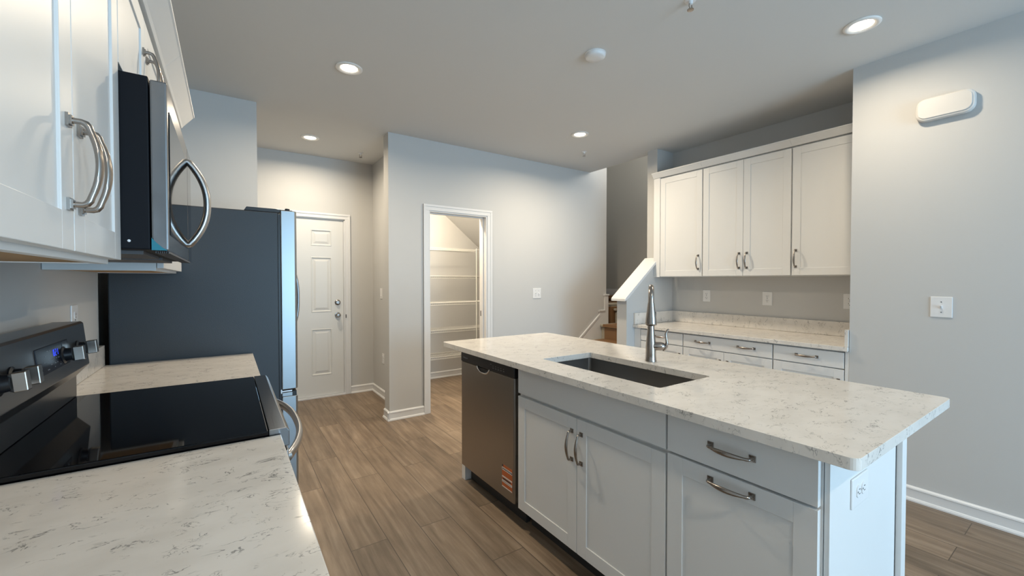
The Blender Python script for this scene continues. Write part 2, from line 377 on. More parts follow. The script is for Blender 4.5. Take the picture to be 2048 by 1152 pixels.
for cc in cols:
    for r in rows:
        q = MB(); x0, x1 = cc; z0, z1 = r
        def ring(i, y): return [q.bm.verts.new(v) for v in ((x0+i, y, z0+i), (x1-i, y, z0+i), (x1-i, y, z1-i), (x0+i, y, z1-i))]
        rs = [ring(0, 0.0), ring(0.004, -0.003), ring(0.010, -0.003), ring(0.016, 0.007), ring(0.026, 0.007), ring(0.050, 0.0005)]
        for a, b in zip(rs[:-1], rs[1:]):
            for k in range(4): q.bm.faces.new((a[k], a[(k+1) % 4], b[(k+1) % 4], b[k]))
        q.bm.faces.new(rs[-1]); q.bm.faces.new([q.bm.verts.new((v.co.x, 0.0095, v.co.z)) for v in rs[0]])
        q.build('panel', 'door', dr)
for zz, nm in ((0.915, 'door_knob'), (1.062, 'deadbolt')):
    kx = W_-0.066
    k = MB()
    if nm == 'door_knob':
        k.lathe([(0.0, -0.062), (0.016, -0.061), (0.025, -0.052), (0.027, -0.042), (0.022, -0.030), (0.012, -0.024), (0.011, -0.012), (0.031, -0.009), (0.033, 0.0)], (kx, 0, zz), 'Y')
    else:
        k.lathe([(0.0, -0.024), (0.017, -0.024), (0.019, -0.020), (0.020, -0.014), (0.031, -0.010), (0.033, 0.0)], (kx, 0, zz), 'Y')
    k.build(nm, 'nickel', dr, smooth=True)
tag(MB().box(DX1+0.002, DX1+0.010, YD-0.024, YD-0.018, 0.90, 0.94).build('strike_plate', 'slot'), 'tiny dark latch tab on the casing beside the door knob', 'strike plate')

# stairs
st = thing('staircase', 'carpeted staircase rising behind the half wall, treads covered in brown paper', 'stairs', (3.3, 3.44, 0))
st2 = thing('stair_landing', 'upper turning steps of the stairs, half hidden behind the half wall', 'stairs', (3.3, 3.44, 0))
def step(x0, x1, y0, y1, z0, z1, nose=0.03, st=st):
    r = MB()
    r.box(x0-3.3, x1-3.3, y0-3.44, y1-3.44, z0, z1-0.035)
    r.box(x0-3.3-nose, x1-3.3, y0-3.44, y1-3.44, z1-0.035, z1)
    o = r.build('step', 'carpet', st, bevel=0.012, seg=3)
    pw = MB(); pp = y0-3.44+0.09; pq = y1-3.44-0.06
    pw.box(x0-3.3-nose-0.004, x1-3.3-0.02, pp, pq, z1, z1+0.003)
    pw.box(x0-3.3-nose-0.004, x0-3.3-nose-0.001, pp, pq, z1-0.03, z1+0.003)
    pw.box(x0-3.3-0.004, x0-3.3-0.001, pp, pq, z0+0.02, z1-0.04)
    lab(pw.build('paper_cover', 'film', o, bevel=0.001), 'brown protective paper taped over the tread')
Y0s, Y1s = 2.95, YP-0.004
step(3.33, 3.60, Y0s, Y1s-0.018, 0.0, 0.19); step(3.585, 3.85, Y0s, Y1s-0.018, 0.0, 0.38); step(3.84, 4.10, Y0s, Y1s-0.018, 0, 0.57)
step(4.09, 4.42, Y0s, Y1s-0.018, 0, 0.76); 
step(4.452, 4.78, Y0s, 4.0, 0, 0.95, st=st2); step(4.812, 5.19, Y0s, 5.28, 0, 1.10, st=st2)
step(4.246, 4.78, 4.02, 5.28, 0, 1.02, st=st2)
lab(MB().box(0.955, 1.45, 0.572, 0.576, 0.10, 0.975).build('paper_cover', 'film', st2, bevel=0.001), 'brown protective paper on the turning riser')
sk = MB()
sk.prism([(3.2, 0), (3.2, 0.20), (4.07, 0.895), (4.07, 0.945), (4.165, 0.945), (4.165, 1.155), (4.235, 1.155), (4.235, 0.0)], 1, YP-0.014, YP)
sk.prism([(3.2, 0.175), (3.2, 0.20), (4.07, 0.895), (4.07, 0.865)], 1, YP-0.020, YP-0.012)
sk.box(4.045, 4.165, YP-0.022, YP-0.012, 0.925, 0.945); sk.box(4.14, 4.245, YP-0.022, YP-0.012, 1.135, 1.155)
struct(sk.build('trim_stair_skirt', 'trim', bevel=0.0015))
baseboard_up = MB().box(5.185, 5.2, YS+0.13, 5.3, 1.10, 1.20).build('baseboard_stair_landing', 'trim', bevel=0.002); struct(baseboard_up)

# ---------------------------------------------------------------- pulls and cabinets (local frame: front faces +x, width along +y)
def pull(parent, y, z, x=0.0, L=0.128, vertical=True, big=1.0):
    """bow pull: square backplates, short posts, arched flattened grip"""
    mb = MB(); h = L/2
    def P(u, out): return (x+out, y, z+u) if vertical else (x+out, y+u, z)
    for sgn in (-1, 1):
        c0 = P(sgn*h, 0); q = 0.0095
        mb.box(x-0.0005, x+0.004, c0[1]-q, c0[1]+q, c0[2]-q, c0[2]+q)
        mb.box(x+0.004, x+0.007, c0[1]-q*0.72, c0[1]+q*0.72, c0[2]-q*0.72, c0[2]+q*0.72)
    pts = [P(-h, 0.005), P(-h, 0.016), P(-h+0.002, 0.021), P(-h+0.007, 0.0245)]; rad = [0.0048, 0.0046, 0.0050, 0.0050]; fl = [1, 1, 1, 1]
    n = 12
    for i in range(n+1):
        u = -1 + 2*i/n; k = 1-u*u
        pts.append(P(u*(h-0.013), 0.0262+0.0100*k)); rad.append(0.0047+0.0006*k); fl.append(1+0.55*k)
    pts += [P(h-0.007, 0.0245), P(h-0.002, 0.021), P(h, 0.016), P(h, 0.005)]; rad += [0.0050, 0.0050, 0.0046, 0.0048]; fl += [1, 1, 1, 1]
    mb.tube(pts, rad, 12, flat=((0, 1, 0) if vertical else (0, 0, 1), fl))
    return mb.build('handle', 'nickel', parent, smooth=True)
def shaker(parent, name, y0, y1, z0, z1, st=0.058, th=0.020, x=0.0, slab=False, rec=0.0045):
    mb = MB()
    if slab: mb.box(x, x+th, y0, y1, z0, z1)
    else:
        mb.box(x, x+th, y0, y0+st, z0, z1); mb.box(x, x+th, y1-st, y1, z0, z1)
        mb.box(x, x+th, y0+st, y1-st, z0, z0+st); mb.box(x, x+th, y0+st, y1-st, z1-st, z1)
        mb.box(x+0.003, x+th-rec, y0+st-0.004, y1-st+0.004, z0+st-0.004, z1-st+0.004)
    return mb.build(name, 'cab', parent, bevel=0.0012)

# ---- left base run and countertops (fronts face +x at x = 0.08)
XF = 0.075
def base_left(y0, wd, label, nd):
    t = thing('base_cabinet', label, 'cabinet', (XF, y0, 0))
    MB().box(XL-XF+0.002, -0.001, 0, wd, 0.10, 0.889).build('body', 'cab', t, bevel=0.001)
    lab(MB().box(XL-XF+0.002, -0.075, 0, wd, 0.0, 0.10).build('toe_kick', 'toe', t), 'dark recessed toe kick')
    w1 = wd/nd
    for i in range(nd):
        a, b = i*w1+0.003, (i+1)*w1-0.003
        d = shaker(t, 'drawer', a, b, 0.735, 0.880, slab=True); pull(d, (a+b)/2, 0.808, 0.020, vertical=False)
        d = shaker(t, 'door', a, b, 0.12, 0.729); pull(d, b-0.03 if i % 2 == 0 else a+0.03, 0.65, 0.020)
    return t
base_left(0.36, 0.915, 'white base cabinet under the nearest left countertop, before the range', 2)
base_left(2.052, 0.758, 'white base cabinet between the range and the refrigerator', 2)
def slab(name, label, x0, x1, y0, y1, z0, z1, corners=()):
    mb = MB()
    r = 0.02
    def arc(cx, cy, a0): return [(cx+r*math.cos(a0+i*PI/12), cy+r*math.sin(a0+i*PI/12)) for i in range(7)]
    pts = []
    pts += arc(x0+r, y0+r, PI) if 'a' in corners else [(x0, y0)]
    pts += arc(x1-r, y0+r, 1.5*PI) if 'b' in corners else [(x1, y0)]
    pts += arc(x1-r, y1-r, 0) if 'c' in corners else [(x1, y1)]
    pts += arc(x0+r, y1-r, PI/2) if 'd' in corners else [(x0, y1)]
    mb.prism(pts, 2, z0, z1)
    return tag(mb.build(name, 'quartz', bevel=0.002), label, 'countertop')
def splash(parent, x0, x1, y0, y1, z0, z1):
    return MB().box(x0, x1, y0, y1, z0, z1).build('backsplash', 'quartz', parent, bevel=0.0015)
ct1 = slab('countertop', 'cream veined quartz countertop in the near left foreground, before the range', XL+0.001, 0.115, 0.15, 1.279, 0.890, 0.920)
splash(ct1, XL+0.001, XL+0.021, 0.15, 1.279, 0.921, 1.02)
ct2 = slab('countertop', 'small quartz countertop between the range and the dark refrigerator side', XL+0.001, 0.115, 2.049, 2.812, 0.890, 0.920)
splash(ct2, XL+0.001, XL+0.021, 2.049, 2.796, 0.921, 1.02)

# ---- left wall cabinets
def crown(parent, y0, y1, x, z, k=1.0):
    mb = MB(); prof = [(x-0.01, z), (x+0.012*k, z), (x+0.018*k, z+0.010*k), (x+0.060*k, z+0.062*k), (x+0.066*k, z+0.066*k), (x+0.066*k, z+0.078*k), (x-0.01, z+0.078*k)]
    mb.prism(prof, 1, y0, y1 + (0.0))
    return mb.build('crown_molding', 'cab', parent, bevel=0.001)
def wall_cab(y0, wd, z0, z1, label, hz, handles='pair', D=0.318, rail=True):
    t = thing('wall_cabinet', label, 'cabinet', (-0.222, y0, z0), 0)
    hh = z1-z0; D = -0.222-XL-0.002
    mb = MB().box(-D, -0.0005, 0, 0.018, 0, hh).box(-D, -0.0005, wd-0.018, wd, 0, hh).box(-D, -0.0005, 0.018, wd-0.018, hh-0.018, hh).box(-0.019, -0.0005, 0.018, wd-0.018, 0, 0.035).box(-D, -D+0.012, 0.018, wd-0.018, 0.02, hh-0.018)
    mb.box(-0.019, -0.0005, wd/2-0.02, wd/2+0.02, 0.035, hh-0.02)
    mb.build('body', 'cab', t, bevel=0.001)
    lab(MB().box(-D+0.012, -0.019, 0.018, wd-0.018, 0.002, 0.012).build('bottom_panel', 'cabin', t), 'unpainted brown wood underside')
    m_ = wd/2
    a = shaker(t, 'door', 0.003, m_-0.0015, 0.010, hh-0.012, x=0.0015)
    b = shaker(t, 'door', m_+0.0015, wd-0.003, 0.010, hh-0.012, x=0.0015)
    pull(a, m_-0.030, hz, 0.0215); pull(b, m_+0.030, hz, 0.0215)
    crown(t, 0, wd, 0.018, hh)
    return t
wall_cab(0.590, 0.7025, 1.372, 2.134, 'large white wall cabinet at the near left, above the foreground countertop', 0.144)
wall_cab(1.2930, 0.762, 1.822, 2.134, 'short white wall cabinet directly above the microwave', 0.125)
wall_cab(2.0555, 0.7485, 1.372, 2.134, 'white wall cabinet past the microwave, nearest the refrigerator', 0.149)

# ---- microwave
mw = thing('microwave', 'over-the-range stainless microwave with black case and curved handle', 'microwave', (0, 1.2935, 1.402))
MB().box(XL+0.002, -0.150, 0.001, 0.761, 0.006, 0.412).build('case', 'blackmet', mw, bevel=0.003)
MB().box(-0.148, -0.116, 0.001, 0.600, 0.004, 0.406).build('door', 'mwsteel', mw, bevel=0.004)
dw_ = [o for o in C.objects if o.parent == mw and o.name.startswith('door')][-1]
MB().box(-0.1162, -0.1140, 0.030, 0.560, 0.045, 0.345).build('window', 'glass', dw_, bevel=0.001)
ap = []; n = 16
for i in range(n+1):
    u = -1+2*i/n; ap.append((-0.116+0.006+0.052*(1-abs(u)**2.2), 0.575, 0.205+u*0.145))
h = MB(); h.tube([(-0.1165, 0.575, 0.205-0.145)]+ap+[(-0.1165, 0.575, 0.205+0.145)], [0.0115]*(n+3), 14, flat=((0, 1, 0), [1.35]*(n+3))); h.build('handle', 'steel', dw_, smooth=True)
MB().box(-0.148, -0.116, 0.603, 0.761, 0.004, 0.406).build('control_panel', 'glass', mw, bevel=0.003)
g = MB()
for k in range(7): g.box(-0.144+0.004*k, -0.142+0.004*k, 0.03, 0.73, -0.0005, 0.006)
g.box(-0.45, -0.17, 0.06, 0.34, -0.003, 0.006).box(-0.45, -0.17, 0.42, 0.70, -0.003, 0.006)
lab(g.build('vent_grille', 'grille', mw, bevel=0.0005), 'grey underside grease filters and vent slots')
tf = MB(); tf.prism([(-0.1475, 0.005), (-0.118, 0.005), (-0.128, 0.012), (-0.138, 0.022), (-0.1475, 0.034)], 1, -0.0004, 0.0012); lab(tf.build('protective_film', 'teal', dw_), 'teal corner of leftover protective film')
lab(MB().lathe([(0.0, -0.002), (0.003, -0.0015), (0.003, 0.002)], (-0.187, 0, 0.025), 'Y', 10).build('screw', 'plate', mw), 'pale screw head')

# ---- range
rg = thing('range', 'slide-against-wall electric range with black glass cooktop and stainless trim', 'range', (0, 1.2835, 0))
W = 0.7605
MB().box(XL+0.012, 0.082, 0.0, W, 0.045, 0.918).box(XL+0.06, 0.03, 0.03, W-0.03, 0, 0.045).build('body', 'blackmet', rg, bevel=0.003)
lab(MB().box(-0.445, 0.086, -0.0035, W+0.0035, 0.921, 0.934).build('cooktop', 'glass', rg, bevel=0.003), 'glossy black glass cooktop')
MB().prism([(0.087, 0.884), (0.136, 0.884), (0.136, 0.926), (0.128, 0.936), (0.087, 0.936)], 1, 0.0, W).build('front_trim', 'mwsteel', rg, bevel=0.002)
od = MB().box(0.084, 0.128, 0.003, W-0.003, 0.235, 0.872).build('oven_door', 'blackmet', rg, bevel=0.004)
MB().box(0.128, 0.134, 0.003, W-0.003, 0.235, 0.872).build('door_skin', 'steel', od, bevel=0.002)
MB().box(0.134, 0.1365, 0.10, W-0.10, 0.36, 0.70).build('window', 'ovenglass', od, bevel=0.001)
hp = []; n = 18
for i in range(n+1):
    u = -1+2*i/n; hp.append((0.138+0.060*(1-abs(u)**2.4), W/2+u*(W/2-0.045), 0.838))
h = MB(); h.tube([(0.133, 0.045, 0.838)]+hp+[(0.133, W-0.045, 0.838)], [0.010]*(n+3), 14, flat=((0, 0, 1), [1.5]*(n+3))); h.build('handle', 'steel', od, smooth=True)
dd = MB().box(0.084, 0.128, 0.003, W-0.003, 0.055, 0.228).build('storage_drawer', 'steel', rg, bevel=0.004)
bgm = MB(); bgm.prism([(XL+0.024, 0.935), (-0.437, 0.935), (-0.437, 1.006), (-0.404, 1.045), (-0.418, 1.188), (-0.424, 1.194), (XL+0.026, 1.194)], 1, -0.0, W)
bg = bgm.build('backguard', mat('backguard_steel', (0.12, 0.12, 0.125), 0.30, 0.85, rvar=0.04, bscale=600), rg, bevel=0.002)
# face frame of the slanted panel: origin at its foot
sl_a = math.atan2(0.014, 0.143)
def face(o, y, z):   # put a part built in (out=+x, z up) on the slanted face, height z measured from the rig floor
    k = (z-1.045)/0.143
    o.location = (-0.404-0.014*k, y, z); o.rotation_euler = (0, -sl_a, 0)
dp = MB().box(-0.001, 0.002, -0.130, 0.130, -0.037, 0.037).build('display', mat('display_panel', (0.006, 0.008, 0.016), 0.35, spec=0.2), bg, bevel=0.001); face(dp, 0.425, 1.118)
# blue clock digits and printed key marks
bd = MB()
def digit(y, segs):
    for sname in segs:
        hh, ww, t = 0.0085, 0.0075, 0.0016
        if sname == 'a': bd.box(0.002, 0.0026, y, y+ww, hh-t/2, hh+t/2)
        if sname == 'g': bd.box(0.002, 0.0026, y, y+ww, -t/2, t/2)
        if sname == 'd': bd.box(0.002, 0.0026, y, y+ww, -hh-t/2, -hh+t/2)
        if sname == 'f': bd.box(0.002, 0.0026, y-t/2, y+t/2, 0, hh)
        if sname == 'e': bd.box(0.002, 0.0026, y-t/2, y+t/2, -hh, 0)
        if sname == 'b': bd.box(0.002, 0.0026, y+ww-t/2, y+ww+t/2, 0, hh)
        if sname == 'c': bd.box(0.002, 0.0026, y+ww-t/2, y+ww+t/2, -hh, 0)
digit(-0.004, 'abcdef'); digit(0.012, 'abged'); digit(0.026, 'bc')
o = bd.build('clock_digits', 'blue', dp); o.location = (0, 0, 0.012); lab(o, 'blue lit clock digits')
km = MB()
for k in range(26):
    yy = -0.118+0.236*random.random(); zz = random.choice((-0.028, -0.018, -0.006, 0.010, 0.022))
    if -0.02 < yy < 0.045 and zz > -0.003: continue
    km.box(0.002, 0.0024, yy, yy+random.uniform(0.003, 0.009), zz, zz+0.0022)
lab(km.build('key_marks', 'greyprint', dp), 'faint grey touch key markings')
lab(MB().box(0.002, 0.0028, 0.075, 0.122, -0.010, 0.034).build('key_pad', mat('key_pad_film', (0.03, 0.03, 0.035), 0.3), dp), 'slightly paler keypad field')
for yk in (0.073, 0.147, 0.507, 0.655):
    k = MB(); k.lathe([(0.026, -0.001), (0.026, 0.003), (0.020, 0.006), (0.018, 0.022)], (0, 0, 0), 'X', 28)
    kb = k.build('knob', 'black', bg, smooth=True); face(kb, yk, 1.112)
    # grip block: tall bar standing out of the boss
    g = MB()
    a = [(-0.0125, -0.0215), (0.0125, -0.0215), (0.0125, 0.0215), (-0.0125, 0.0215)]
    r0 = [g.bm.verts.new((0.018, y*0.75, z*0.85)) for y, z in a]; r1 = [g.bm.verts.new((0.026, y, z)) for y, z in a]; r2 = [g.bm.verts.new((0.047, y*0.9, z)) for y, z in a]
    g.bm.faces.new(r0[::-1]); g.bm.faces.new(r2)
    for p, q in ((r0, r1), (r1, r2)):
        for i in range(4): g.bm.faces.new((p[i], p[(i+1) % 4], q[(i+1) % 4], q[i]))
    lab(g.build('knob_grip', 'nickel', kb, bevel=0.002), 'brushed metal knob grip')

# ---- refrigerator (faces +x)
fr = thing('refrigerator', 'tall stainless french-door refrigerator with charcoal side past the left counter', 'refrigerator', (0, 2.822, 0))
FW = 0.905
MB().box(-0.49, 0.250, 0, FW, 0.03, 1.737).box(-0.40, 0.15, 0.03, FW-0.03, 0, 0.03).build('body', 'fridgeside', fr, bevel=0.006)
lab(MB().box(0.250, 0.262, 0.012, FW-0.012, 0.09, 1.728).build('gasket', 'black', fr), 'black door gasket')
MB().box(0.15, 0.262, 0.02, FW-0.02, 0.03, 0.085).build('base_grille', 'black', fr, bevel=0.002)
def fdoor(nm, y0, y1, z0, z1):
    mb = MB(); mb.prism([(0.2625, y0), (0.335, y0), (0.347, y0+0.010), (0.353, (y0+y1)/2), (0.347, y1-0.010), (0.335, y1), (0.2625, y1)], 2, z0, z1)
    return mb.build(nm, 'fridgesteel', fr, bevel=0.004)
d1 = fdoor('door', 0.0, FW/2-0.002, 0.682, 1.752); d2 = fdoor('door', FW/2+0.002, FW, 0.682, 1.752); d3 = fdoor('freezer_drawer', 0.0, FW, 0.09, 0.640)
MB().box(0.2625, 0.318, 0.002, FW-0.002, 0.6405, 0.664).build('drawer_lip', 'fridgesteel', d3, bevel=0.002)
lab(MB().box(0.3185, 0.340, 0.006, FW-0.006, 0.6405, 0.668).build('finger_recess', 'black', d3), 'black finger recess along the drawer top')
for d, yy in ((d1, FW/2-0.045), (d2, FW/2+0.045)):
    hp = []; n = 16
    for i in range(n+1):
        u = -1+2*i/n; hp.append((0.354+0.050*(1-abs(u)**2.6), yy, 1.215+u*0.245))
    h = MB(); h.tube([(0.350, yy, 0.970)]+hp+[(0.350, yy, 1.460)], [0.0085]*(n+3), 12); h.build('handle', 'fridgesteel', d, smooth=True)
for yy in (0.003, FW-0.073):
    mb = MB(); mb.prism([(0.080, 1.737), (0.095, 1.757), (0.215, 1.757), (0.250, 1.750), (0.335, 1.750), (0.335, 1.7525), (0.30, 1.768), (0.245, 1.768), (0.222, 1.763), (0.1, 1.763), (0.088, 1.760)], 1, yy, yy+0.07)
    mb.bm.free(); mb = MB()
    mb.prism([(0.080, 1.7375), (0.092, 1.758), (0.235, 1.758), (0.250, 1.755), (0.325, 1.755), (0.325, 1.7530), (0.262, 1.7530), (0.258, 1.7375)], 1, yy, yy+0.07)
    mb.lathe([(0.013, 1.753), (0.013, 1.765), (0.008, 1.767)], (0.300, yy+0.02, 0), 'Z', 16)
    mb.build('hinge_cover', 'black', fr, bevel=0.001)
hg = MB(); hg.box(0.255, 0.315, 0.004, 0.03, 0.668, 0.676).box(0.255, 0.262, 0.002, 0.03, 0.660, 0.684)
lab(hg.build('middle_hinge', 'chrome', fr), 'bright metal hinge between door and drawer')

# ---------------------------------------------------------------- island (fronts face -x at x = 1.268)
XI = 1.268
def isl(label, y1, name='base_cabinet', cat='cabinet'):
    return thing(name, label, cat, (XI, y1, 0), PI)       # local +x points to world -x; local +y points to world -y
t = isl('white island sink cabinet with two shaker doors, right of the dishwasher', 1.812); wd = 0.912
MB().box(-0.60, -0.020, 0.0, wd, 0.11, 0.66).box(-0.10, -0.020, 0, wd, 0.66, 0.889).box(-0.60, -0.50, 0, wd, 0.66, 0.889).box(-0.5, -0.10, 0, 0.02, 0.66, 0.889).box(-0.5, -0.10, wd-0.02, wd, 0.66, 0.889).build('body', 'cab', t, bevel=0.001)
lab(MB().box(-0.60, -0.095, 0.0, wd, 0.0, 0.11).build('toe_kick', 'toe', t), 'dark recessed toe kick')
shaker(t, 'false_drawer_front', 0.006, wd-0.004, 0.741, 0.880, slab=True, x=-0.020)
a = shaker(t, 'door', 0.006, wd/2-0.0015, 0.124, 0.726, x=-0.020); pull(a, wd/2-0.030, 0.600, 0.0)
b = shaker(t, 'door', wd/2+0.0015, wd-0.004, 0.124, 0.726, x=-0.020); pull(b, wd/2+0.030, 0.600, 0.0)
t = isl('white island cabinet at the near corner, with one drawer above a pull-out door', 0.900); wd = 0.462
MB().box(-0.60, -0.020, 0.0, wd-0.001, 0.11, 0.889).build('body', 'cab', t, bevel=0.001)
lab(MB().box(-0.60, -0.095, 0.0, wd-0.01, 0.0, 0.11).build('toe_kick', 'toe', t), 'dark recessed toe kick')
a = shaker(t, 'drawer', 0.004, wd-0.006, 0.741, 0.880, slab=True, x=-0.020); pull(a, 0.227, 0.813, 0.0, vertical=False)
b = shaker(t, 'door', 0.004, wd-0.006, 0.124, 0.733, x=-0.020); pull(b, 0.227, 0.702, 0.0, vertical=False)
# end panel, back panel, leg panel
ep = tag(MB().box(XI+0.018, 1.835, 0.424, 0.4365, 0.0, 0.889).build('end_panel', 'cab', bevel=0.001), 'plain white island end panel facing the window, with an outlet on it', 'panel')
bp_ = tag(MB().box(1.870, 1.888, 0.424, 2.50, 0.0, 0.889).box(1.842, 1.888, 0.408, 0.4235, 0.0, 0.889).build('back_panel', 'cab', bevel=0.001), 'white back panel of the island on the stair side', 'panel')
lp = tag(MB().box(1.300, 1.868, 2.468, 2.515, 0.0, 0.889).build('end_panel', 'cab', bevel=0.001), 'narrow white island end panel reaching the floor left of the dishwasher', 'panel')

# island countertop with sink cut-out
SX0, SX1, SY0, SY1 = 1.376, 1.728, 1.008, 1.738
def rrect(x0, x1, y0, y1, r, n=6):
    P = []
    for cx, cy, a0 in ((x1-r, y0+r, -PI/2), (x1-r, y1-r, 0), (x0+r, y1-r, PI/2), (x0+r, y0+r, PI)):
        P += [(cx+r*math.cos(a0+i*PI/2/n), cy+r*math.sin(a0+i*PI/2/n)) for i in range(n+1)]
    return P
def ring_slab(outer, inner, z0, z1):
    bm = bmesh.new()
    for z, fl in ((z1, 1), (z0, -1)):
        ov = [bm.verts.new((x, y, z)) for x, y in outer]; iv = [bm.verts.new((x, y, z)) for x, y in inner]
        es = [bm.edges.new((ov[i], ov[(i+1) % len(ov)])) for i in range(len(ov))] + [bm.edges.new((iv[i], iv[(i+1) % len(iv)])) for i in range(len(iv))]
        bmesh.ops.triangle_fill(bm, edges=es, use_beauty=True)
        if fl == 1: oT, iT = ov, iv
        else: oB, iB = ov, iv
    for T, B in ((oT, oB), (iT, iB)):
        for i in range(len(T)): bm.faces.new((T[i], T[(i+1) % len(T)], B[(i+1) % len(T)], B[i]))
    bmesh.ops.recalc_face_normals(bm, faces=bm.faces)
    q = MB(); q.bm.free(); q.bm = bm
    return q
outer = rrect(1.202, 2.108, 0.342, 2.608, 0.022)
ic = tag(ring_slab(outer, rrect(SX0, SX1, SY0, SY1, 0.012, 5), 0.890, 0.920).build('countertop', 'quartz', bevel=0.0035), 'large cream veined quartz island countertop with the sink cut-out', 'countertop')
# undermount sink
bm = bmesh.new()
lv = []
for (x0, x1, y0, y1, r, z) in ((SX0-0.02, SX1+0.02, SY0-0.02, SY1+0.02, 0.03, 0.8870), (SX0-0.003, SX1+0.003, SY0-0.003, SY1+0.003, 0.018, 0.8870), (SX0-0.003, SX1+0.003, SY0-0.003, SY1+0.003, 0.018, 0.70), (SX0+0.012, SX1-0.012, SY0+0.012, SY1-0.012, 0.018, 0.682), (SX0+0.15, SX1-0.15, SY0+0.30, SY1-0.30, 0.01, 0.678)):
    lv.append([bm.verts.new((x, y, z)) for x, y in rrect(x0, x1, y0, y1, r)])
for a, b in zip(lv[:-1], lv[1:]):
    for i in range(len(a)): bm.faces.new((a[i], a[(i+1) % len(a)], b[(i+1) % len(a)], b[i]))
bm.faces.new(lv[-1])
q = MB(); q.bm.free(); q.bm = bm
sk_ = q.build('sink', 'sink', smooth=True); tag(sk_, 'single-bowl undermount stainless sink sunk into the island countertop', 'sink')
so = sk_.modifiers.new('solid', 'SOLIDIFY'); so.thickness = 0.0015; so.offset = 1
MB().lathe([(0.0, 0.6800), (0.020, 0.6800), (0.030, 0.6835), (0.044, 0.6835), (0.046, 0.6792)], ((SX0+SX1)/2, (SY0+SY1)/2, 0), 'Z', 28).build('drain', 'chrome', sk_, smooth=True)

# faucet
fc = thing('faucet', 'brushed nickel pull-down faucet with side lever behind the island sink', 'faucet', (1.800, 1.374, 0.9205), math.radians(37.4))
fb = MB(); fb.lathe([(0.0285, 0), (0.0285, 0.004), (0.0270, 0.008), (0.0262, 0.03), (0.0255, 0.075), (0.0225, 0.11), (0.0185, 0.15), (0.0155, 0.20), (0.0145, 0.235), (0.0140, 0.262)], (0, 0, 0), 'Z', 36)
fb.build('body', 'nickel', fc, smooth=True)
R_ = 0.052; pts = [(0, 0, 0.250)]
for i in range(15):
    a = PI*i/14; pts.append((-R_+R_*math.cos(a), 0, 0.322+R_*1.15*math.sin(a)))
pts.append((-2*R_-0.002, 0, 0.30))
MB().tube(pts, [0.0140]+[0.0138]*15+[0.0145], 20).build('spout', 'nickel', fc, smooth=True)
hd = MB(); hd.lathe([(0.012, 0.196), (0.0240, 0.196), (0.0268, 0.199), (0.0272, 0.205), (0.0245, 0.235), (0.0205, 0.265), (0.0168, 0.295), (0.0158, 0.305)], (-2*R_-0.002, 0, 0), 'Z', 30)
sh = hd.build('spray_head', 'nickel', fc, smooth=True)
lab(MB().lathe([(0.0, 0.193), (0.019, 0.193), (0.020, 0.1965)], (-2*R_-0.002, 0, 0), 'Z', 24).build('aerator', 'black', sh, smooth=True), 'dark rubber spray face')
lab(MB().box(-2*R_-0.002-0.005, -2*R_-0.002+0.005, -0.0240, -0.0175, 0.232, 0.262).build('spray_button', 'black', sh, bevel=0.002), 'dark spray toggle button')
# side valve towards -y and S-shaped lever
MB().tube([(0, 0, 0.078), (0, -0.030, 0.078), (0, -0.050, 0.079), (0, -0.062, 0.079), (0, -0.070, 0.079)], [0.0225, 0.0225, 0.0220, 0.0185, 0.009], 22).build('valve', 'nickel', fc, smooth=True)
lvp = [(0, -0.060, 0.056), (0, -0.067, 0.064), (0, -0.075, 0.080), (0, -0.078, 0.100), (0, -0.074, 0.122), (0, -0.072, 0.142), (0, -0.077, 0.158), (0, -0.086, 0.168)]
MB().tube(lvp, [0.004, 0.0065, 0.0080, 0.0075, 0.0065, 0.0062, 0.0060, 0.0040], 14, flat=((1, 0, 0), [1.2]*8)).build('lever', 'nickel', fc, smooth=True)

# dishwasher
dwt = isl('stainless dishwasher with black control strip at the far end of the island', 2.463, 'dishwasher', 'dishwasher'); wd = 0.628
MB().box(-0.58, -0.055, 0.010, wd-0.010, 0.10, 0.868).box(-0.5, -0.10, 0.02, wd-0.02, 0, 0.10).build('tub', 'black', dwt, bevel=0.002)
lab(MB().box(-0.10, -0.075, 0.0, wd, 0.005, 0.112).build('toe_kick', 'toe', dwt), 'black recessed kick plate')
dd = MB().prism([(-0.050, 0.004), (-0.004, 0.004), (0.0, 0.010), (0.0, wd-0.016), (-0.006, wd-0.008), (-0.050, wd-0.008)], 2, 0.124, 0.806).build('door', 'dwsteel', dwt, bevel=0.002)
lab(MB().box(-0.050, 0.001, 0.003, wd-0.007, 0.808, 0.866).build('control_strip', 'black', dwt, bevel=0.004), 'black control strip')
cs = [o for o in C.objects if o.parent == dwt and o.name.startswith('control_strip')][-1]
text('maker_badge', 'Whirlpool', 0.014, 'greyprint', cs, (0.0013, 0.065, 0.836), (PI/2, 0, PI/2))
km = MB()
for i in range(5):
    km.box(0.001, 0.0015, 0.40+i*0.028, 0.412+i*0.028, 0.826, 0.829); km.box(0.001, 0.0015, 0.402+i*0.028, 0.408+i*0.028, 0.838, 0.841)
km.box(0.001, 0.0015, 0.375, 0.386, 0.845, 0.848)
lab(km.build('key_marks', 'greyprint', cs), 'faint grey button markings')
ph = MB(); pts = []
for i in range(13):
    u = -1+2*i/12; pts.append((0.004, 0.295+u*0.072, 0.806-0.028*(1-abs(u)**3)))
ph.tube([(0.004, 0.223, 0.812)]+pts+[(0.004, 0.367, 0.812)], [0.005]*15, 10); lab(ph.build('pocket_handle', 'chrome', dd, smooth=True), 'chrome lip of the pocket handle')
MB().prism([(0.295+u*0.070/6, 0.806-0.026*(1-abs(u/6)**3)) for u in range(-6, 7)], 0, 0.0, 0.0012).build('handle_recess', 'black', dd)
stk = MB().box(0.0003, 0.0009, wd-0.128, wd-0.026, 0.178, 0.305).build('sticker', 'orange', dd); lab(stk, 'orange and white safety sticker')
wl = MB()
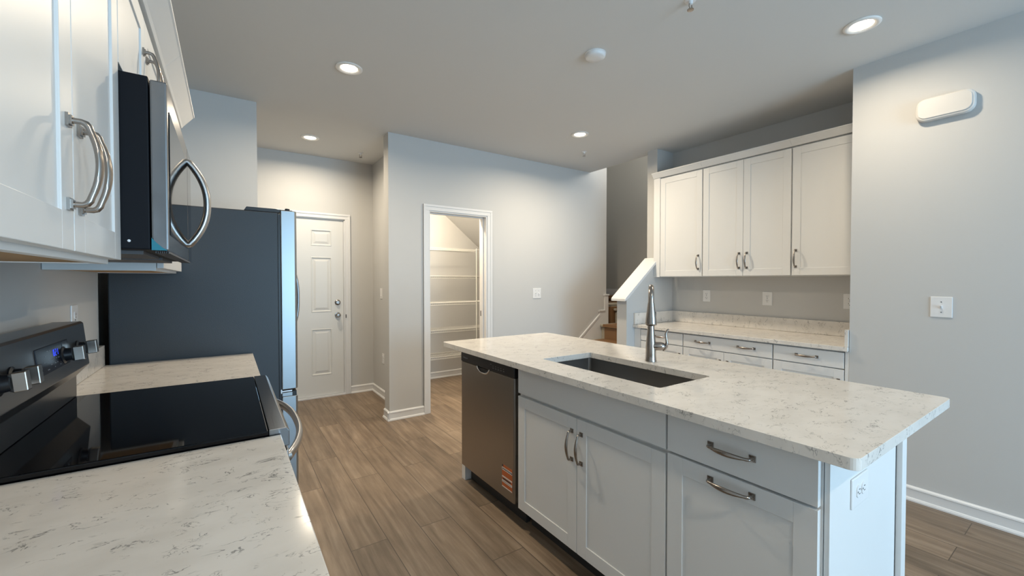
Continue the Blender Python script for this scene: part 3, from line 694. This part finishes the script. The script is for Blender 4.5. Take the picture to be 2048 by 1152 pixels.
for (a, b) in ((0.274, 0.290), (0.234, 0.242), (0.206, 0.219), (0.179, 0.185)): wl.box(0.0009, 0.0012, wd-0.127, wd-0.027, a, b)
lab(wl.build('white_bands', 'paper', stk), 'white printed bands')
bl = MB()
for k in range(7): bl.box(0.0012, 0.0014, wd-0.122+k*0.014, wd-0.112+k*0.014, 0.278, 0.286)
bl.box(0.0009, 0.0013, wd-0.118, wd-0.040, 0.222, 0.230).box(0.0009, 0.0013, wd-0.128, wd-0.114, 0.292, 0.305).box(0.0012, 0.0014, wd-0.122, wd-0.034, 0.211, 0.213)
bl.build('dark_print', 'slot', stk)

# ---------------------------------------------------------------- nook cabinets (face -x)
XB = 3.430
def nook_base(y1, wd, label, doors, pulls):
    t = thing('base_cabinet', label, 'cabinet', (XB, y1, 0), PI)
    MB().box(-0.628, -0.0205, 0.0, wd, 0.10, 0.8585).build('body', 'cab', t, bevel=0.001)
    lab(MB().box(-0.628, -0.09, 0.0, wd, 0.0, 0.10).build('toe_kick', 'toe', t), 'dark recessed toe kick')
    d = shaker(t, 'drawer', 0.004, wd-0.004, 0.739, 0.848, slab=True, x=-0.020)
    for p_ in pulls: pull(d, p_, 0.797, 0.0, vertical=False)
    w1 = wd/doors
    for i in range(doors):
        a, b = i*w1+(0.004 if i == 0 else 0.0015), (i+1)*w1-(0.004 if i == doors-1 else 0.0015)
        d = shaker(t, 'door', a, b, 0.115, 0.731, x=-0.020); pull(d, b-0.03 if i == 0 else a+0.03, 0.595, 0.0)
    return t
nook_base(2.744, 0.474, 'white nook base cabinet beside the stair wall, left of the row', 1, [0.237])
nook_base(2.269, 0.760, 'wide white nook base cabinet in the middle, drawer with two pulls', 2, [0.190, 0.562])
nook_base(1.508, 0.449, 'white nook base cabinet at the right end, beside the light switch wall', 1, [0.224])
tag(MB().box(XB+0.001, XB+0.02, 2.745, YS-0.001, 0.0, 0.8585).build('filler_strip', 'cab', bevel=0.001), 'narrow white filler strip between nook base cabinets and stair wall', 'filler strip')
nc = slab('countertop', 'long quartz countertop in the nook under the white wall cabinets', 3.405, XN-0.001, YN+0.003, YS-0.001, 0.860, 0.890)
splash(nc, XN-0.021, XN-0.001, YN+0.003, YS-0.001, 0.891, 1.005)
splash(nc, 3.415, XN-0.022, YS-0.021, YS-0.001, 0.891, 1.005)
splash(nc, 3.415, XN-0.022, YN+0.003, YN+0.023, 0.891, 1.005)
tag(MB().box(XB+0.001, XB+0.02, YN+0.001, 1.0575, 0.0, 0.8585).build('filler_strip', 'cab', bevel=0.001), 'narrow white filler strip at the right end of the nook base cabinets', 'filler strip')
XU = 3.730
def nook_wall(y1, wd, label, doors, side=1):
    t = thing('wall_cabinet', label, 'cabinet', (XU, y1, 1.372), PI)
    MB().box(-0.328, -0.0205, 0.0, wd, 0.0, 1.032).build('body', 'cab', t, bevel=0.001)
    w1 = wd/doors
    for i in range(doors):
        a, b = i*w1+(0.005 if i == 0 else 0.0015), (i+1)*w1-(0.005 if i == doors-1 else 0.0015)
        d = shaker(t, 'door', a, b, 0.006, 1.020, x=-0.020)
        hy = (b-0.032 if (i == 0) else a+0.032) if doors == 2 else (b-0.036 if side == 1 else a+0.028)
        pull(d, hy, 0.140, 0.0)
    crown(t, -0.077 if 'stair column' in label else 0.0, wd, 0.0, 1.032, 0.68)
    return t
nook_wall(2.742, 0.471, 'tall white wall cabinet next to the stair column, handle at its right', 1, 1)
nook_wall(2.2705, 0.757, 'tall white double-door wall cabinet in the middle of the nook', 2)
nook_wall(1.513, 0.474, 'tall white wall cabinet at the right end, cut off by the wall corner', 1, -1)
tag(MB().box(XU+0.0, XU+0.02, 2.743, YS-0.001, 1.372, 2.404).build('filler_strip', 'cab', bevel=0.001), 'narrow white filler strip between nook wall cabinets and stair column', 'filler strip')

# ---------------------------------------------------------------- wall plates (local frame: faces +x)
def plate(label, loc, rz, kind, wd=0.082, ht=0.120, roll=0):
    cat = 'outlet' if kind == 'outlet' else 'light switch'
    t = thing('wall_outlet' if kind == 'outlet' else 'light_switch', label, cat, loc, rz)
    if roll: t.rotation_euler = (0, 0, rz); 
    h = MB()
    if roll: wd, ht = ht, wd
    h.box(0, 0.005, -wd/2, wd/2, -ht/2, ht/2)
    h.build('plate', 'plate', t, bevel=0.003)
    if kind == 'outlet':
        for s in (-1, 1):
            cy, cz = (s*0.020, 0) if roll else (0, s*0.020)
            f = MB(); P = []
            for i in range(24):
                a = 2*PI*i/24; yy, zz = 0.0175*math.cos(a), 0.0175*math.sin(a)
                if roll: yy = max(-0.0145, min(0.0145, yy))
                else: zz = max(-0.0145, min(0.0145, zz))
                P.append((cy+yy, cz+zz))
            f.prism(P, 0, 0.004, 0.0075)
            r = f.build('receptacle', 'plate', t, bevel=0.0008)
            q = MB()
            for (dy, dz) in ((-0.0065, 0.003), (0.0065, 0.003)):
                if roll: q.box(0.0074, 0.0078, cy+dz-0.0045, cy+dz+0.0045, cz+dy-0.0012, cz+dy+0.0012)
                else: q.box(0.0074, 0.0078, cy+dy-0.0012, cy+dy+0.0012, cz+dz-0.0045, cz+dz+0.0045)
            if roll: q.box(0.0074, 0.0078, cy-0.011, cy-0.006, cz-0.0025, cz+0.0025)
            else: q.box(0.0074, 0.0078, cy-0.0025, cy+0.0025, cz-0.011, cz-0.006)
            lab(q.build('slots', 'slot', r), 'dark plug slots')
        lab(MB().lathe([(0.003, 0.004), (0.003, 0.006), (0.0, 0.0064)], (0, 0, 0), 'X', 10).build('screw', 'slot', t), 'small dark screw')
    else:
        n = 2 if kind == 'double' else 1
        for i in range(n):
            cy = 0 if n == 1 else (-0.023 + 0.046*i)
            if kind != 'rocker':
                MB().box(0.005, 0.0058, cy-0.0055, cy+0.0055, -0.0125, 0.0125).build('toggle_frame', 'slot' if 0 else 'plate', t, bevel=0.0005)
                tg = MB(); tg.prism([(cy-0.0042, -0.010), (cy+0.0042, -0.010), (cy+0.0042, 0.010), (cy-0.0042, 0.010)], 0, 0.0055, 0.008)
                s = 1 if i == 0 else -1
                tg.prism([(0.0075, -0.004*s-0.004), (0.020, 0.009*s-0.003), (0.020, 0.009*s+0.003), (0.0075, -0.004*s+0.006)], 1, cy-0.0036, cy+0.0036)
                tg.build('toggle', 'plate', t, bevel=0.0006)
                for s in (-1, 1): lab(MB().lathe([(0.0028, 0.004), (0.0028, 0.006), (0.0, 0.0064)], (0, cy, s*0.030), 'X', 10).build('screw', 'slot', t), 'small dark screw')
            else:
                MB().box(0.005, 0.009, -0.016, 0.016, -0.033, 0.033).build('rocker', 'plate', t, bevel=0.001)
    return t
plate('single toggle light switch on the wide right-hand wall', (XR, 0.603, 1.181), PI, 'single', 0.092, 0.120)
plate('two-toggle light switch on the wall right of the pantry doorway', (3.030, YP, 1.185), -PI/2, 'double', 0.118, 0.122)
plate('light switch on the hall side wall, seen edge-on near the back door', (1.46, 4.815, 1.185), PI, 'rocker', 0.08, 0.12)
plate('outlet low on the hall side wall near the back door', (1.46, 4.755, 0.445), PI, 'outlet', 0.075, 0.115)
plate('left outlet of the nook, above the quartz splash near the stair wall', (XN, 2.418, 1.179), PI, 'outlet', 0.080, 0.118)
plate('middle outlet of the nook, under the double-door wall cabinet', (XN, 1.835, 1.171), PI, 'outlet', 0.084, 0.122)
plate('outlet at the right end of the nook, half hidden by the wall corner', (XN, 1.225, 1.170), PI, 'outlet', 0.084, 0.122)
plate('sideways outlet on the bright island end panel', (1.492, 0.424, 0.738), -PI/2, 'outlet', 0.085, 0.128, roll=1)
plate('outlet on the left wall behind the range control panel', (XL, 2.405, 1.175), 0, 'outlet', 0.084, 0.122)

# door chime box
ch = thing('door_chime', 'white rounded door chime box high on the right-hand wall', 'door chime', (XR, 0.600, 2.335), PI)
o1 = [(y, z) for y, z in rrect(-0.122, 0.122, -0.066, 0.066, 0.045, 8)]
MB().prism(o1, 0, 0.0, 0.040).build('base', mat('chime_plastic', (0.62, 0.61, 0.59), 0.4), ch, bevel=0.012, seg=4)
o2 = [(y, z) for y, z in rrect(-0.110, 0.110, -0.052, 0.056, 0.036, 8)]
MB().prism(o2, 0, 0.038, 0.045).build('cover', bpy.data.materials['chime_plastic'], ch, bevel=0.0015)
lab(MB().box(0.0441, 0.0445, 0.070, 0.098, -0.046, -0.043).build('maker_mark', 'paper', ch), 'tiny grey maker mark')

# ---------------------------------------------------------------- ceiling fittings
def downlight(label, x, y, power, on=True):
    t = thing('recessed_light', label, 'ceiling light', (x, y, CEIL), 0, 'recessed ceiling lights')
    MB().lathe([(0.083, -0.0005), (0.083, -0.005), (0.078, -0.009), (0.066, -0.010), (0.052, -0.002), (0.052, -0.0005)], (0, 0, 0), 'Z', 40).build('trim_ring', 'baffle', t, smooth=True)
    MB().lathe([(0.0, -0.0032), (0.049, -0.0028), (0.052, -0.0015), (0.052, -0.0005)], (0, 0, 0), 'Z', 32).build('lens', 'lens', t, smooth=True)
    l = area('downlight_lamp', (x, y, CEIL-0.012), (0, 0, 0), 0.12, 0, power, WARM, 'DISK', math.radians(165))
    return t
downlight('lit recessed ceiling light above the walkway, left of the smoke alarm', 0.675, 2.90, 20)
downlight('lit recessed ceiling light in the hall, in front of the back door', 0.68, 4.51, 16)
downlight('lit recessed ceiling light above the stair side, between alarm and stair column', 2.80, 2.96, 25)
downlight('large lit recessed ceiling light near the right-hand wall, nearest the camera', 2.885, 0.835, 9)
downlight('unseen recessed fill light added behind the camera, in line with the walkway', 0.675, -1.1, 18)  # added lamp out of view, placed to brighten the island fronts
def disc(name, label, x, y, r):
    t = thing(name, label, 'smoke alarm', (x, y, CEIL))
    MB().lathe([(r, -0.0005), (r, -0.012), (r*0.97, -0.020), (r*0.85, -0.026), (r*0.3, -0.028), (0.0, -0.028)], (0, 0, 0), 'Z', 40).build('housing', 'plate', t, smooth=True)
    MB().lathe([(r*1.06, -0.0003), (r*1.06, -0.005), (r*0.9, -0.006)], (0, 0, 0), 'Z', 40).build('base_ring', 'plate', t, smooth=True)
    return t
disc('smoke_alarm', 'round white smoke alarm in the middle of the ceiling', 1.892, 1.867, 0.062)
def sprinkler(label, x, y):
    t = thing('fire_sprinkler', label, 'sprinkler', (x, y, CEIL))
    MB().lathe([(0.028, -0.0005), (0.027, -0.004), (0.012, -0.006), (0.010, -0.020), (0.006, -0.022)], (0, 0, 0), 'Z', 24).build('escutcheon', 'plate', t, smooth=True)
    b = MB(); b.tube([(0.009, 0, -0.018), (0.012, 0, -0.032), (0.003, 0, -0.046)], 0.0025, 8); b.tube([(-0.009, 0, -0.018), (-0.012, 0, -0.032), (-0.003, 0, -0.046)], 0.0025, 8)
    b.lathe([(0.0, -0.046), (0.016, -0.046), (0.016, -0.049), (0.0, -0.050)], (0, 0, 0), 'Z', 16)
    lab(b.build('frame', 'nickel', t), 'dark metal deflector frame')
sprinkler('small fire sprinkler head on the hall ceiling near the back door', 1.22, 4.75)
sprinkler('small fire sprinkler head on the ceiling near the stairs', 3.216, 3.335)
sprinkler('small fire sprinkler head at the top edge of view, above the island', 1.925, 1.245)

# ---------------------------------------------------------------- pantry shelves
def wire_shelf(z, label, x1):
    t = thing('wire_shelf', label, 'shelf', (1.60, 4.99, z), 0, 'white wire pantry shelves')
    L_ = x1-1.60
    f = MB()
    for (yy, zz, r) in ((0, 0, 0.0032), (0, -0.028, 0.0028), (0.30, 0, 0.0028), (0.15, -0.004, 0.0028)):
        f.tube([(0, yy, zz), (L_, yy, zz)], r, 8)
    f.build('rail', 'wire', t)
    w_ = MB(); n = int(L_/0.0254)
    for i in range(n+1):
        x = i*L_/n
        w_.tube([(x, 0.305, 0.002), (x, 0.0, 0.002), (x, -0.002, -0.028)], 0.0018, 5)
    lab(w_.build('cross_wires', 'wire', t), 'closely spaced white cross wires')
    return t
for z, l, x1 in ((1.755, 'top white wire shelf in the pantry', 2.86), (1.395, 'second white wire pantry shelf from the top', 3.2), (1.045, 'third white wire pantry shelf from the top, middle of five', 3.4), (0.690, 'fourth white wire pantry shelf from the top', 3.6), (0.345, 'lowest white wire pantry shelf, near the floor', 3.6)):
    wire_shelf(z, l, x1)
t = thing('shelf_pole', 'thin vertical support pole holding the pantry shelf fronts', 'shelf pole', (2.80, 4.975, 0))
MB().tube([(0, 0, 0.0), (0, 0, 1.77)], 0.007, 10).build('pole', 'wire', t, smooth=True)
MB().lathe([(0.014, 0.0), (0.014, 0.01), (0.008, 0.014)], (0, 0, 0), 'Z', 16).build('foot', 'plate', t)
# pantry lamp on the flat part of its ceiling
t = thing('ceiling_lamp', 'small pantry ceiling lamp hidden above the doorway', 'ceiling light', (1.78, 4.55, CEIL))
MB().lathe([(0.10, -0.0005), (0.10, -0.02), (0.085, -0.03)], (0, 0, 0), 'Z', 24).build('base', 'plate', t, smooth=True)
MB().lathe([(0.09, -0.029), (0.080, -0.055), (0.045, -0.072), (0.0, -0.078)], (0, 0, 0), 'Z', 24).build('shade', 'lens', t, smooth=True)
area('pantry_lamp', (1.78, 4.50, CEIL-0.09), (0, 0, 0), 0.16, 0, 34, WARM, 'DISK')
